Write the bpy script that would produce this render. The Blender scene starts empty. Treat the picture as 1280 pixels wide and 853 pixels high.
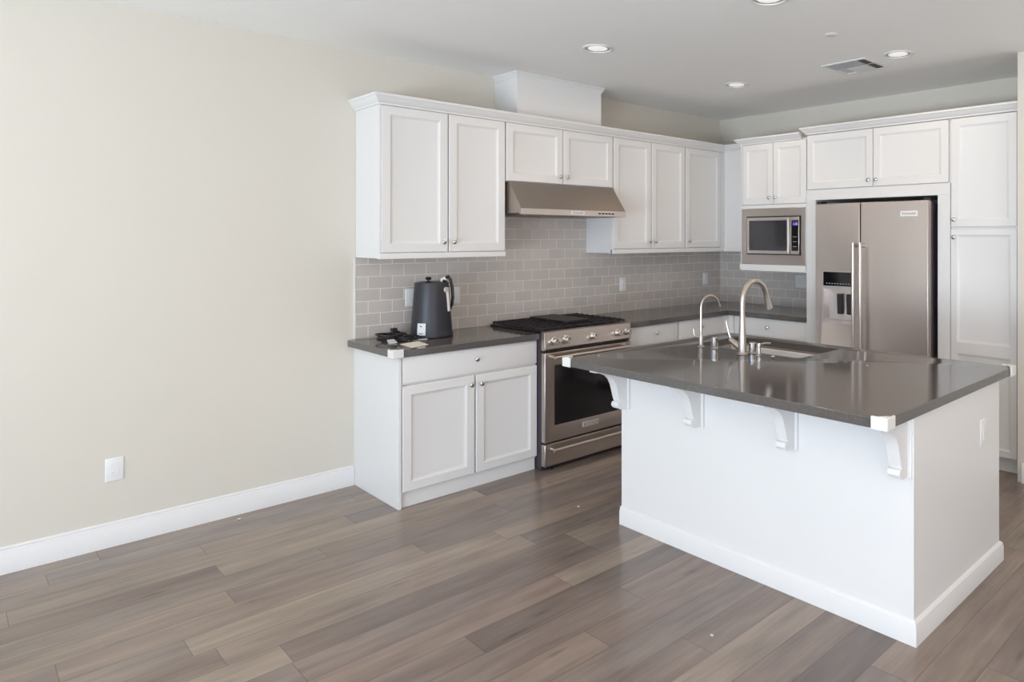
import bpy, bmesh, math, random
from mathutils import Vector, Matrix
random.seed(7)
PI = math.pi
C = bpy.context.scene.collection
sc = bpy.context.scene

# ------------------------------------------------------------------ camera, world, lights, exposure
cam = bpy.data.objects.new('camera', bpy.data.cameras.new('camera')); C.objects.link(cam)
cam.location = (-5.3965, -4.5167, 1.5611)
cam.rotation_euler = (PI/2, 0, math.radians(42.5017-90))
cam.data.sensor_width = 36.0
cam.data.lens = 867.17/1280*36
cam.data.shift_x = (640-860.94)/1280
cam.data.shift_y = -(426.5-296.57)/1280
cam.data.clip_start = 0.05
sc.camera = cam
sc.view_settings.view_transform = 'Standard'
sc.view_settings.look = 'None'
sc.view_settings.gamma = 1
sc.view_settings.use_curve_mapping = False
sc.view_settings.exposure = 0.40
w = bpy.data.worlds.new('world'); sc.world = w; w.use_nodes = True
ONLY = None
def area(name, loc, rot, sx, sy, power, col):
    if ONLY and ONLY != name: return
    l = bpy.data.lights.new(name, 'AREA'); l.shape = 'RECTANGLE'; l.size = sx; l.size_y = sy
    l.energy = power; l.color = col
    o = bpy.data.objects.new(name, l); C.objects.link(o); o.location = loc; o.rotation_euler = rot
    return o
WORLD = (0.20, 0.42, 1.15)
if ONLY and ONLY != 'world': WORLD = (0, 0, 0)
w.node_tree.nodes['Background'].inputs[0].default_value = (*WORLD, 1)
w.node_tree.nodes['Background'].inputs[1].default_value = 1.0
# daylight through the glass doors (left wall) and the wide window (front wall), both behind the camera:
# sky light coming in level; the two upturned lamps are added to brighten the ceiling
area('sky_left', (-9.3, -4.0, 1.35), (0, -PI/2, 0), 2.3, 5.0, 85, (0.7, 0.84, 1))
area('upfill_left', (-10.3, -4.0, 0.2), (0, -PI*0.82, 0), 2.0, 5.0, 565, (0.86, 0.95, 0.98))
area('sky_front', (-5.6, -8.3, 1.5), (PI/2, 0, 0), 4.6, 2.0, 72, (1, 0.97, 0.85))
area('upfill_front', (-5.6, -9.3, 0.3), (PI*0.82, 0, 0), 5.0, 2.0, 150, (1, 0.80, 0.60))
LAMP_W, LAMP_C = 2.0, (1, 0.74, 0.50)      # each recessed ceiling lamp, the seen ones and the added ones
if ONLY and ONLY != 'lamps': LAMP_W = 0

# ------------------------------------------------------------------ materials
def mat(name, col, rough=0.5, metal=0.0, spec=0.5, emis=None, es=0, coat=0):
    m = bpy.data.materials.new(name); m.use_nodes = True
    b = m.node_tree.nodes['Principled BSDF']
    b.inputs['Base Color'].default_value = (*col, 1)
    b.inputs['Roughness'].default_value = rough
    b.inputs['Metallic'].default_value = metal
    b.inputs['Specular IOR Level'].default_value = spec
    b.inputs['Coat Weight'].default_value = coat
    if emis:
        b.inputs['Emission Color'].default_value = (*emis, 1); b.inputs['Emission Strength'].default_value = es
    return m
class NT:
    def __init__(s, m): s.t = m.node_tree; s.b = s.t.nodes['Principled BSDF']
    def n(s, typ, **kw):
        x = s.t.nodes.new(typ)
        for k, v in kw.items(): setattr(x, k, v)
        return x
    def l(s, a, b): s.t.links.new(a, b)
    def math(s, op, a, b=None, c=None):
        x = s.n('ShaderNodeMath', operation=op)
        for i, v in enumerate((a, b, c)):
            if v is None: continue
            if hasattr(v, 'links'): s.l(v, x.inputs[i])
            else: x.inputs[i].default_value = v
        return x.outputs[0]
    def comb(s, a, b, c):
        x = s.n('ShaderNodeCombineXYZ')
        for i, v in enumerate((a, b, c)):
            if hasattr(v, 'links'): s.l(v, x.inputs[i])
            else: x.inputs[i].default_value = v
        return x.outputs[0]
    def obj(s):
        tc = s.n('ShaderNodeTexCoord'); sp = s.n('ShaderNodeSeparateXYZ'); s.l(tc.outputs['Object'], sp.inputs[0])
        return tc.outputs['Object'], sp.outputs[0], sp.outputs[1], sp.outputs[2]
def bumpy(m, scale, strength, dist=0.001, detail=3):
    k = NT(m); o, x, y, z = k.obj()
    t = k.n('ShaderNodeTexNoise'); t.inputs['Scale'].default_value = scale; t.inputs['Detail'].default_value = detail
    k.l(o, t.inputs['Vector'])
    b = k.n('ShaderNodeBump'); b.inputs['Strength'].default_value = strength; b.inputs['Distance'].default_value = dist
    k.l(t.outputs['Fac'], b.inputs['Height']); k.l(b.outputs[0], k.b.inputs['Normal'])
    return m
WALL = bumpy(mat('wall_paint', (0.655, 0.62, 0.545), 0.75, spec=0.25), 90, 0.25, 0.002)
CEIL = bumpy(mat('ceiling_paint', (0.92, 0.91, 0.89), 0.85, spec=0.2), 80, 0.3, 0.002)
WHITE = bumpy(mat('cabinet_paint', (0.745, 0.74, 0.725), 0.32), 40, 0.05, 0.0005)
TRIM = mat('trim_paint', (0.75, 0.745, 0.73), 0.38)
PLAST = mat('white_plastic', (0.78, 0.78, 0.77), 0.35)
FOAM = bumpy(mat('white_foam', (0.72, 0.72, 0.69), 0.8, spec=0.2), 300, 0.4, 0.001)
CHROME = mat('polished_nickel', (0.72, 0.69, 0.66), 0.16, 1.0)
NICKEL = mat('brushed_nickel', (0.56, 0.51, 0.47), 0.33, 1.0)
BLACK = mat('black_enamel', (0.012, 0.011, 0.014), 0.22)
IRON = bumpy(mat('cast_iron', (0.018, 0.015, 0.018), 0.55), 200, 0.3, 0.001)
SIDE = mat('dark_appliance_side', (0.045, 0.035, 0.048), 0.45)
GLASSB = mat('black_glass', (0.006, 0.006, 0.008), 0.06, spec=0.6)
MWGLASS = mat('microwave_glass', (0.03, 0.03, 0.035), 0.08, spec=0.8)
MATTEB = bumpy(mat('matte_black_coat', (0.022, 0.024, 0.031), 0.42), 250, 0.15, 0.0006)
RUBBER = mat('black_cable', (0.014, 0.012, 0.016), 0.4)
PAPER = mat('cream_paper', (0.82, 0.78, 0.68), 0.8, spec=0.2)
TAG = mat('grey_paper', (0.66, 0.67, 0.68), 0.6)
INK = mat('dark_ink', (0.03, 0.03, 0.035), 0.6)
DARKIN = mat('dark_interior', (0.03, 0.027, 0.03), 0.7)
PALE = mat('pale_strap', (0.60, 0.53, 0.47), 0.4)
BADGE = mat('badge_silver', (0.86, 0.84, 0.82), 0.3, 0.3)
BLUE = mat('blue_display', (0.02, 0.02, 0.05), 0.2, emis=(0.25, 0.2, 1.0), es=2.2)
ICON = mat('white_icons', (0.75, 0.75, 0.75), 0.5)
BAFFLE = mat('lamp_baffle', (0.5, 0.5, 0.49), 0.5)
VENTD = mat('vent_dark', (0.07, 0.065, 0.06), 0.7)
VENTG = mat('vent_grey', (0.62, 0.62, 0.62), 0.6)
LENS = mat('lamp_lens', (0.85, 0.85, 0.83), 0.4, emis=(1.0, 0.96, 0.9), es=0.35)
if ONLY: LENS = mat('lamp_lens', (0.85, 0.85, 0.83), 0.4)

def steel(name, col, rough, vertical=False):
    m = mat(name, col, rough, 1.0); k = NT(m); o, x, y, z = k.obj()
    v = k.comb(k.math('MULTIPLY', x, 220 if vertical else 3), k.math('MULTIPLY', y, 220 if vertical else 3), k.math('MULTIPLY', z, 3 if vertical else 260))
    t = k.n('ShaderNodeTexNoise'); t.inputs['Scale'].default_value = 1; t.inputs['Detail'].default_value = 4
    k.l(v, t.inputs['Vector'])
    mr = k.n('ShaderNodeMapRange'); mr.inputs[3].default_value = rough-0.05; mr.inputs[4].default_value = rough+0.09
    k.l(t.outputs['Fac'], mr.inputs[0]); k.l(mr.outputs[0], k.b.inputs['Roughness'])
    b = k.n('ShaderNodeBump'); b.inputs['Strength'].default_value = 0.06; b.inputs['Distance'].default_value = 0.0004
    k.l(t.outputs['Fac'], b.inputs['Height']); k.l(b.outputs[0], k.b.inputs['Normal'])
    return m
STEEL = steel('brushed_steel', (0.53, 0.475, 0.44), 0.30)
STEELF = steel('fridge_steel', (0.56, 0.495, 0.455), 0.36, True)
STEELH = steel('hood_steel', (0.385, 0.335, 0.295), 0.36)
STEELL = steel('bright_steel', (0.62, 0.57, 0.54), 0.30)

def quartz():
    m = mat('grey_quartz', (0.12, 0.11, 0.105), 0.11, spec=0.72); k = NT(m); o, x, y, z = k.obj()
    t = k.n('ShaderNodeTexNoise'); t.inputs['Scale'].default_value = 240; t.inputs['Detail'].default_value = 3
    k.l(o, t.inputs['Vector'])
    r = k.n('ShaderNodeValToRGB'); e = r.color_ramp.elements
    e[0].position = 0.35; e[0].color = (0.078, 0.070, 0.065, 1); e[1].position = 0.7; e[1].color = (0.125, 0.115, 0.108, 1)
    k.l(t.outputs['Fac'], r.inputs[0]); k.l(r.outputs[0], k.b.inputs['Base Color'])
    return m
QUARTZ = quartz()

def tile():
    m = mat('taupe_subway_tile', (0.4, 0.36, 0.33), 0.16, spec=0.6); k = NT(m); o, x, y, z = k.obj()
    v = k.comb(x, z, 0.0)
    t = k.n('ShaderNodeTexBrick'); t.offset = 0.5
    t.inputs['Color1'].default_value = (0.52, 0.475, 0.43, 1); t.inputs['Color2'].default_value = (0.585, 0.535, 0.49, 1)
    t.inputs['Mortar'].default_value = (0.80, 0.755, 0.70, 1)
    t.inputs['Scale'].default_value = 1; t.inputs['Mortar Size'].default_value = 0.0026; t.inputs['Mortar Smooth'].default_value = 0.3
    t.inputs['Brick Width'].default_value = 0.1555; t.inputs['Row Height'].default_value = 0.0785
    k.l(v, t.inputs['Vector']); k.l(t.outputs['Color'], k.b.inputs['Base Color'])
    mr = k.n('ShaderNodeMapRange'); mr.inputs[3].default_value = 0.14; mr.inputs[4].default_value = 0.8
    k.l(t.outputs['Fac'], mr.inputs[0]); k.l(mr.outputs[0], k.b.inputs['Roughness'])
    nz = k.n('ShaderNodeTexNoise'); nz.inputs['Scale'].default_value = 14; k.l(o, nz.inputs['Vector'])
    h = k.math('ADD', k.math('MULTIPLY', t.outputs['Fac'], -1.0), k.math('MULTIPLY', nz.outputs['Fac'], 0.5))
    b = k.n('ShaderNodeBump'); b.inputs['Strength'].default_value = 0.5; b.inputs['Distance'].default_value = 0.0015
    k.l(h, b.inputs['Height']); k.l(b.outputs[0], k.b.inputs['Normal'])
    return m
TILE = tile()

def planks():
    W, L = 0.157, 1.35
    m = mat('wide_plank_oak', (0.25, 0.2, 0.17), 0.4, spec=0.55); k = NT(m); o, x, y, z = k.obj()
    ys = k.math('DIVIDE', k.math('ADD', y, 0.0), W)
    row = k.math('FLOOR', ys)
    wn = k.n('ShaderNodeTexWhiteNoise', noise_dimensions='1D'); k.l(row, wn.inputs['W'])
    xs = k.math('ADD', k.math('DIVIDE', x, L), k.math('MULTIPLY', wn.outputs['Value'], 9.7))
    idn = k.math('FLOOR', xs)
    w2 = k.n('ShaderNodeTexWhiteNoise', noise_dimensions='2D'); k.l(k.comb(row, idn, 0.0), w2.inputs['Vector'])
    r = k.n('ShaderNodeValToRGB'); r.color_ramp.interpolation = 'LINEAR'
    cols = [(0.0, (0.190, 0.155, 0.138)), (0.2, (0.285, 0.220, 0.182)), (0.4, (0.340, 0.270, 0.218)), (0.55, (0.250, 0.205, 0.182)),
            (0.75, (0.375, 0.305, 0.242)), (0.9, (0.300, 0.228, 0.190)), (1.0, (0.225, 0.192, 0.178))]
    e = r.color_ramp.elements
    e[0].position, e[0].color = cols[0][0], (*cols[0][1], 1); e[1].position, e[1].color = 1.0, (*cols[-1][1], 1)
    for p, c in cols[1:-1]:
        q = e.new(p); q.color = (*c, 1)
    k.l(w2.outputs['Value'], r.inputs[0])
    # grain along the plank
    v = k.comb(k.math('ADD', k.math('MULTIPLY', x, 1.6), k.math('MULTIPLY', w2.outputs['Value'], 40)), k.math('MULTIPLY', y, 22), row)
    g = k.n('ShaderNodeTexNoise'); g.inputs['Scale'].default_value = 1.3; g.inputs['Detail'].default_value = 7; g.inputs['Roughness'].default_value = 0.62
    g.inputs['Distortion'].default_value = 0.6
    k.l(v, g.inputs['Vector'])
    v2 = k.comb(k.math('ADD', k.math('MULTIPLY', x, 1.3), k.math('MULTIPLY', w2.outputs['Value'], 90)), k.math('MULTIPLY', y, 6), row)
    g2 = k.n('ShaderNodeTexNoise'); g2.inputs['Scale'].default_value = 1.6; g2.inputs['Detail'].default_value = 3
    k.l(v2, g2.inputs['Vector'])
    f = k.math('ADD', k.math('MULTIPLY', g.outputs['Fac'], 0.55), k.math('MULTIPLY', g2.outputs['Fac'], 0.75))
    mr = k.n('ShaderNodeMapRange'); mr.inputs[1].default_value = 0.35; mr.inputs[2].default_value = 0.95; mr.inputs[3].default_value = 0.48; mr.inputs[4].default_value = 1.10
    k.l(f, mr.inputs[0])
    # knots
    v3 = k.comb(k.math('ADD', k.math('MULTIPLY', x, 1.9), k.math('MULTIPLY', row, 3.7)), k.math('MULTIPLY', y, 8), 0.0)
    vo = k.n('ShaderNodeTexVoronoi'); vo.inputs['Scale'].default_value = 1.0; k.l(v3, vo.inputs['Vector'])
    kn = k.n('ShaderNodeMapRange'); kn.inputs[1].default_value = 0.03; kn.inputs[2].default_value = 0.16; kn.inputs[3].default_value = 0.62; kn.inputs[4].default_value = 1.0
    k.l(k.math('ADD', vo.outputs['Distance'], k.math('MULTIPLY', g2.outputs['Fac'], 0.06)), kn.inputs[0])
    # seams
    fy = k.math('FRACT', ys); fx = k.math('FRACT', xs)
    ey = k.math('MULTIPLY', k.math('MINIMUM', fy, k.math('SUBTRACT', 1.0, fy)), W)
    ex = k.math('MULTIPLY', k.math('MINIMUM', fx, k.math('SUBTRACT', 1.0, fx)), L)
    ed = k.math('MINIMUM', ex, ey)
    sm = k.n('ShaderNodeMapRange'); sm.inputs[1].default_value = 0.0004; sm.inputs[2].default_value = 0.0022; sm.inputs[3].default_value = 0.55; sm.inputs[4].default_value = 1.0
    k.l(ed, sm.inputs[0])
    mul = k.math('MULTIPLY', k.math('MULTIPLY', mr.outputs[0], kn.outputs[0]), sm.outputs[0])
    vm = k.n('ShaderNodeVectorMath', operation='SCALE'); k.l(r.outputs[0], vm.inputs[0]); k.l(mul, vm.inputs['Scale'])
    k.l(vm.outputs[0], k.b.inputs['Base Color'])
    rr = k.n('ShaderNodeMapRange'); rr.inputs[3].default_value = 0.17; rr.inputs[4].default_value = 0.29
    k.l(g.outputs['Fac'], rr.inputs[0]); k.l(rr.outputs[0], k.b.inputs['Roughness'])
    b = k.n('ShaderNodeBump'); b.inputs['Strength'].default_value = 0.35; b.inputs['Distance'].default_value = 0.001
    k.l(k.math('ADD', sm.outputs[0], k.math('MULTIPLY', g.outputs['Fac'], 0.3)), b.inputs['Height']); k.l(b.outputs[0], k.b.inputs['Normal'])
    return m
FLOOR = planks()

def window_glass():
    m = bpy.data.materials.new('clear_glass'); m.use_nodes = True; t = m.node_tree; t.nodes.clear()
    o = t.nodes.new('ShaderNodeOutputMaterial'); mx = t.nodes.new('ShaderNodeMixShader'); mx.inputs[0].default_value = 0.06
    a = t.nodes.new('ShaderNodeBsdfTransparent'); g = t.nodes.new('ShaderNodeBsdfGlossy'); g.inputs['Roughness'].default_value = 0.02
    t.links.new(a.outputs[0], mx.inputs[1]); t.links.new(g.outputs[0], mx.inputs[2]); t.links.new(mx.outputs[0], o.inputs[0])
    return m
GLASS = window_glass()

# ------------------------------------------------------------------ mesh helpers
ORI = {}      # object name -> (frame coordinates of its origin, frame)
def world(p, frame):
    return (p[0], p[1], p[2]) if frame == 'A' else (p[1], -p[0], p[2])
class M:
    def __init__(s): s.b = bmesh.new()
    def box(s, x0, x1, y0, y1, z0, z1):
        x0, x1 = sorted((x0, x1)); y0, y1 = sorted((y0, y1)); z0, z1 = sorted((z0, z1))
        v = [s.b.verts.new((x, y, z)) for x in (x0, x1) for y in (y0, y1) for z in (z0, z1)]
        for f in ((0, 1, 3, 2), (4, 6, 7, 5), (0, 4, 5, 1), (2, 3, 7, 6), (0, 2, 6, 4), (1, 5, 7, 3)):
            s.b.faces.new([v[i] for i in f])
        return s
    def prism(s, poly, axis, a0, a1):
        def P(u, v, a):
            return {'x': (a, u, v), 'y': (u, a, v), 'z': (u, v, a)}[axis]
        A = [s.b.verts.new(P(u, v, a0)) for u, v in poly]; B = [s.b.verts.new(P(u, v, a1)) for u, v in poly]
        n = len(poly)
        s.b.faces.new(A); s.b.faces.new(B[::-1])
        for i in range(n): s.b.faces.new((A[i], A[(i+1) % n], B[(i+1) % n], B[i]))
        return s
    def rrect(s, x0, x1, y0, y1, r, axis, a0, a1, n=5):
        pts = []
        for cx, cy, st in ((x1-r, y1-r, 0), (x0+r, y1-r, 90), (x0+r, y0+r, 180), (x1-r, y0+r, 270)):
            for i in range(n+1):
                t = math.radians(st+90*i/n); pts.append((cx+r*math.cos(t), cy+r*math.sin(t)))
        return s.prism(pts, axis, a0, a1)
    def lathe(s, prof, o, axis='z', n=28):
        rings = []
        for r, h in prof:
            ring = []
            for i in range(n):
                t = 2*PI*i/n; a, b = r*math.cos(t), r*math.sin(t)
                p = {'z': (o[0]+a, o[1]+b, o[2]+h), 'y': (o[0]+a, o[1]-h, o[2]+b), 'x': (o[0]-h, o[1]+a, o[2]+b)}[axis]
                ring.append(s.b.verts.new(p))
            rings.append(ring)
        for A, B in zip(rings, rings[1:]):
            for i in range(n): s.b.faces.new((A[i], A[(i+1) % n], B[(i+1) % n], B[i]))
        if prof[0][0] > 1e-5: s.b.faces.new(rings[0][::-1])
        if prof[-1][0] > 1e-5: s.b.faces.new(rings[-1])
        bmesh.ops.remove_doubles(s.b, verts=[v for R in (rings[0], rings[-1]) for v in R], dist=1e-6)
        return s
    def tube(s, pts, r, n=12):
        pts = [Vector(p) for p in pts]; R = r if isinstance(r, (list, tuple)) else [r]*len(pts)
        rings = []; up = None
        for i, p in enumerate(pts):
            d = (pts[min(i+1, len(pts)-1)]-pts[max(i-1, 0)]).normalized()
            if up is None:
                up = d.cross(Vector((0.3, 0.5, 1))).normalized()
                if up.length < 0.5: up = d.cross(Vector((1, 0, 0))).normalized()
            up = (up-d*up.dot(d)).normalized(); sd = d.cross(up)
            rings.append([s.b.verts.new(p+(up*math.cos(2*PI*k/n)+sd*math.sin(2*PI*k/n))*R[i]) for k in range(n)])
        for A, B in zip(rings, rings[1:]):
            for i in range(n): s.b.faces.new((A[i], A[(i+1) % n], B[(i+1) % n], B[i]))
        s.b.faces.new(rings[0][::-1]); s.b.faces.new(rings[-1])
        return s
    def panel(s, x0, x1, z0, z1, yb, yf, rings):
        """front facing -y: nested rectangles (inset, depth) from the front plane yf, back at yb"""
        allr = []
        for ins, d in [(0, yb-yf)]+list(rings):
            allr.append([s.b.verts.new(p) for p in ((x0+ins, yf+d, z0+ins), (x1-ins, yf+d, z0+ins), (x1-ins, yf+d, z1-ins), (x0+ins, yf+d, z1-ins))])
        for A, B in zip(allr, allr[1:]):
            for i in range(4): s.b.faces.new((A[i], A[(i+1) % 4], B[(i+1) % 4], B[i]))
        s.b.faces.new(allr[-1]); s.b.faces.new(allr[0][::-1])
        return s
    def sweep(s, path, prof, closed=False):
        """profile (outward distance, z) carried along a plan path; outward = right of the direction"""
        n = len(path); P = [Vector((*p, 0)) for p in path]; rings = []
        for i in range(n):
            a = P[i-1] if (i > 0 or closed) else None; b = P[(i+1) % n] if (i < n-1 or closed) else None
            ds = []
            if a is not None: ds.append((P[i]-a).normalized())
            if b is not None: ds.append((b-P[i]).normalized())
            ns = [Vector((d.y, -d.x, 0)) for d in ds]
            if len(ns) == 2:
                m = (ns[0]+ns[1]).normalized(); m = m/max(0.2, m.dot(ns[0]))
            else: m = ns[0]
            rings.append([s.b.verts.new((P[i].x+m.x*d, P[i].y+m.y*d, z)) for d, z in prof])
        k = len(prof); pairs = list(zip(rings, rings[1:]))
        if closed: pairs.append((rings[-1], rings[0]))
        for A, B in pairs:
            for i in range(k): s.b.faces.new((A[i], A[(i+1) % k], B[(i+1) % k], B[i]))
        if not closed: s.b.faces.new(rings[0]); s.b.faces.new(rings[-1][::-1])
        return s
    def text(s, body, size, o, axis='y', center=True):
        cu = bpy.data.curves.new('t', 'FONT'); cu.body = body; cu.size = size; cu.extrude = 0.0003
        if center: cu.align_x = 'CENTER'; cu.align_y = 'CENTER'
        ob = bpy.data.objects.new('t', cu); C.objects.link(ob)
        dg = bpy.context.evaluated_depsgraph_get(); me = bpy.data.meshes.new_from_object(ob.evaluated_get(dg))
        for v in me.vertices:
            x, y, z = v.co; v.co = (o[0]+x, o[1]-z, o[2]+y)
        s.b.from_mesh(me); bpy.data.objects.remove(ob); bpy.data.meshes.remove(me)
        return s
    def rot(s, ang, axis, c):
        bmesh.ops.rotate(s.b, verts=s.b.verts, cent=c, matrix=Matrix.Rotation(ang, 3, axis)); return s
    def build(s, name, m, parent=None, bevel=0, base=None, frame='A', label=None, cut=None, cutmat=None):
        bmesh.ops.recalc_face_normals(s.b, faces=s.b.faces)
        for f in s.b.faces: f.smooth = True
        for e in s.b.edges:
            if len(e.link_faces) != 2 or e.calc_face_angle(0) > math.radians(32): e.smooth = False
        if parent is not None: org = ORI[parent.name][0]
        else:
            if base is None:
                xs = [v.co for v in s.b.verts]
                base = ((min(v.x for v in xs)+max(v.x for v in xs))/2, (min(v.y for v in xs)+max(v.y for v in xs))/2, min(v.z for v in xs))
            org = base
        bmesh.ops.translate(s.b, verts=s.b.verts, vec=-Vector(org))
        me = bpy.data.meshes.new(name); s.b.to_mesh(me); s.b.free()
        o = bpy.data.objects.new(name, me); C.objects.link(o); me.materials.append(m)
        if parent is not None: o.parent = parent; ORI[o.name] = ORI[parent.name]
        else:
            ORI[o.name] = (org, frame); o.location = world(org, frame)
            if frame == 'B': o.rotation_euler = (0, 0, -PI/2)
        if cut is not None:
            bmesh.ops.recalc_face_normals(cut.b, faces=cut.b.faces)
            bmesh.ops.translate(cut.b, verts=cut.b.verts, vec=-Vector(org))
            cm = bpy.data.meshes.new('c'); cut.b.to_mesh(cm); cut.b.free()
            co = bpy.data.objects.new('c', cm); C.objects.link(co)
            par = o.parent; o.parent = None; loc = o.location.copy(); ro = o.rotation_euler.copy(); o.location = (0, 0, 0); o.rotation_euler = (0, 0, 0)
            md = o.modifiers.new('x', 'BOOLEAN'); md.object = co; md.solver = 'EXACT'; md.operation = 'DIFFERENCE'
            bpy.context.view_layer.update()
            dg = bpy.context.evaluated_depsgraph_get(); nm = bpy.data.meshes.new_from_object(o.evaluated_get(dg))
            o.modifiers.clear(); o.data = nm; nm.name = name
            bpy.data.objects.remove(co)
            o.parent = par; o.location = loc; o.rotation_euler = ro
        if bevel:
            md = o.modifiers.new('bevel', 'BEVEL'); md.width = bevel; md.segments = 2; md.limit_method = 'ANGLE'; md.angle_limit = math.radians(40)
        if label: o['label'] = label
        return o
def thing(name, label, cat, base, frame='A', group=None):
    o = bpy.data.objects.new(name, None); C.objects.link(o); o.empty_display_size = 0.1
    o.location = world(base, frame)
    if frame == 'B': o.rotation_euler = (0, 0, -PI/2)
    ORI[o.name] = (base, frame)
    o['label'] = label; o['category'] = cat
    if group: o['group'] = group
    return o
def tag(o, label, cat, group=None):
    o['label'] = label; o['category'] = cat
    if group: o['group'] = group
    return o
def struct(o, label=None, cat=None):
    o['kind'] = 'structure'
    if label: o['label'] = label
    if cat: o['category'] = cat
    return o
def dup(root, loc, label):
    r = root.copy(); C.objects.link(r); r.location = loc; r['label'] = label
    for ch in list(root.children):
        c = ch.copy(); C.objects.link(c); c.parent = r
        for g in ch.children:
            d = g.copy(); C.objects.link(d); d.parent = c
    return r

# ------------------------------------------------------------------ room shell
H = 2.741
struct(M().box(-9.15, 0.15, -8.15, 0.15, -0.12, 0.0).build('floor', FLOOR, base=(0, 0, 0)), 'wide grey-brown oak plank floor', 'floor')
struct(M().box(-9.15, 0.15, -8.15, 0.15, H, H+0.12).build('ceiling', CEIL), 'flat off-white ceiling with recessed lights', 'ceiling')
struct(M().box(-9.15, 0.15, 0, 0.15, 0, H).build('wall_back', WALL), 'long cream wall behind the range', 'wall')
struct(M().box(0, 0.15, -8.15, 0, 0, H).build('wall_right', WALL), 'cream wall behind the refrigerator cabinets', 'wall')
struct(M().box(-0.712, -0.002, -8.0, -3.072, 0, H).build('wall_right_front', WALL), 'pale wall end beside the pantry cabinet at the right edge', 'wall')
b = M(); y0, y1, z1 = -6.4, -1.6, 2.45
b.box(-9.15, -9.0, -8.15, y0, 0, H); b.box(-9.15, -9.0, y1, 0, 0, H); b.box(-9.15, -9.0, y0, y1, z1, H)
struct(b.build('wall_left', WALL))
b = M(); x0, x1, za, zb = -7.8, -3.4, 0.5, 2.4
b.box(-9.0, x0, -8.15, -8.0, 0, H); b.box(x1, 0, -8.15, -8.0, 0, H); b.box(x0, x1, -8.15, -8.0, 0, za); b.box(x0, x1, -8.15, -8.0, zb, H)
struct(b.build('wall_front', WALL))
def frame_window(name, horiz, a0, a1, z0, z1, p0, p1, n):
    """window frame with n lights; horiz: along x (True) or y"""
    r = bpy.data.objects.new(name, None); C.objects.link(r); ORI[r.name] = ((0, 0, 0), 'A'); r['kind'] = 'structure'
    def B(b, u0, u1, z0, z1, q0, q1):
        return b.box(u0, u1, q0, q1, z0, z1) if horiz else b.box(q0, q1, u0, u1, z0, z1)
    f = M(); t = 0.06
    B(f, a0, a1, z0, z0+t, p0, p1); B(f, a0, a1, z1-t, z1, p0, p1); B(f, a0, a0+t, z0+t, z1-t, p0, p1); B(f, a1-t, a1, z0+t, z1-t, p0, p1)
    for i in range(1, n):
        c = a0+(a1-a0)*i/n; B(f, c-0.035, c+0.035, z0+t, z1-t, p0, p1)
    f.build('window_frame', TRIM, r)
    g = M(); q = (p0+p1)/2
    B(g, a0+t, a1-t, z0+t, z1-t, q-0.003, q+0.003); g.build('pane', GLASS, r)
frame_window('window_1', False, -6.4, -1.6, 0.0, 2.45, -9.12, -9.05, 3)
frame_window('window_2', True, -7.8, -3.4, 0.5, 2.4, -8.12, -8.05, 3)

BB = [(0, 0.0), (0.016, 0.0), (0.016, 0.092), (0.013, 0.098), (0.013, 0.103), (0.009, 0.108), (0.009, 0.117), (0.004, 0.124), (0, 0.124)]
struct(M().sweep([(-9.0, 0.0), (-3.599, 0.0)], BB).build('baseboard_back', TRIM), 'white moulded baseboard along the bare wall', 'baseboard')
struct(M().sweep([(-0.712, -3.10), (-0.712, -8.0)], BB).build('baseboard_right', TRIM), 'white baseboard on the wall end beside the pantry', 'baseboard')
struct(M().sweep([(-0.712, -8.0), (-9.0, -8.0), (-9.0, -6.45)], BB).build('baseboard_front', TRIM))
struct(M().sweep([(-9.0, -1.55), (-9.0, -0.017)], BB).build('baseboard_left', TRIM))

# ------------------------------------------------------------------ cabinet helpers
SH = [(0, 0.003), (0.003, 0), (0.052, 0), (0.054, 0.0015), (0.071, 0.009), (0.073, 0.0095)]
def knob(parent, x, z, yf):
    M().lathe([(0.0055, 0), (0.005, 0.010), (0.0045, 0.014), (0.012, 0.017), (0.0150, 0.021), (0.0145, 0.025), (0.010, 0.028), (0, 0.029)], (x, yf, z), 'y', 20).build('knob', CHROME, parent, label='round polished metal knob')
def shaker(parent, x0, x1, z0, z1, yf, kn=None, name='door'):
    d = M().panel(x0, x1, z0, z1, yf+0.02, yf, SH).build(name, WHITE, parent)
    if kn: knob(d, kn[0], kn[1], yf)
    return d
def slab(parent, x0, x1, z0, z1, yf, kn=None):
    d = M().panel(x0, x1, z0, z1, yf+0.02, yf, [(0, 0.005), (0.003, 0.0035), (0.010, 0.001), (0.013, 0)]).build('drawer', WHITE, parent)
    if kn: knob(d, kn[0], kn[1], yf)
    return d

# --- upper cabinets on the back wall (door fronts at y=-0.35)
ZB, ZT, YF = 1.428, 2.368, -0.35
def light_rail(parent, x0, x1, ye=None, yf=YF):
    M().box(x0, x1, yf, yf+0.035, ZB, ZB+0.036).build('light_rail', WHITE, parent, bevel=0.003)
t = thing('wall_cabinet', 'tall two-door white wall cabinet left of the range hood, over the kettle', 'cabinet', (-3.15, 0, ZB), group='white wall cabinets')
M().box(-3.585, -2.719, -0.33, -0.001, ZB+0.004, ZT).build('carcass', WHITE, t, bevel=0.0015)
M().box(-3.587, -3.576, -0.349, -0.3301, ZB+0.036, 2.358).build('stile', WHITE, t)
shaker(t, -3.574, -3.148, 1.467, 2.357, YF, (-3.183, 1.530)); shaker(t, -3.138, -2.724, 1.467, 2.357, YF, (-3.113, 1.530))
light_rail(t, -3.587, -2.7195)
t = thing('wall_cabinet', 'short two-door white wall cabinet directly above the range hood', 'cabinet', (-2.23, 0, 1.948), group='white wall cabinets')
M().box(-2.717, -1.737, -0.33, -0.001, 1.948, ZT).build('carcass', WHITE, t, bevel=0.0015)
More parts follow.
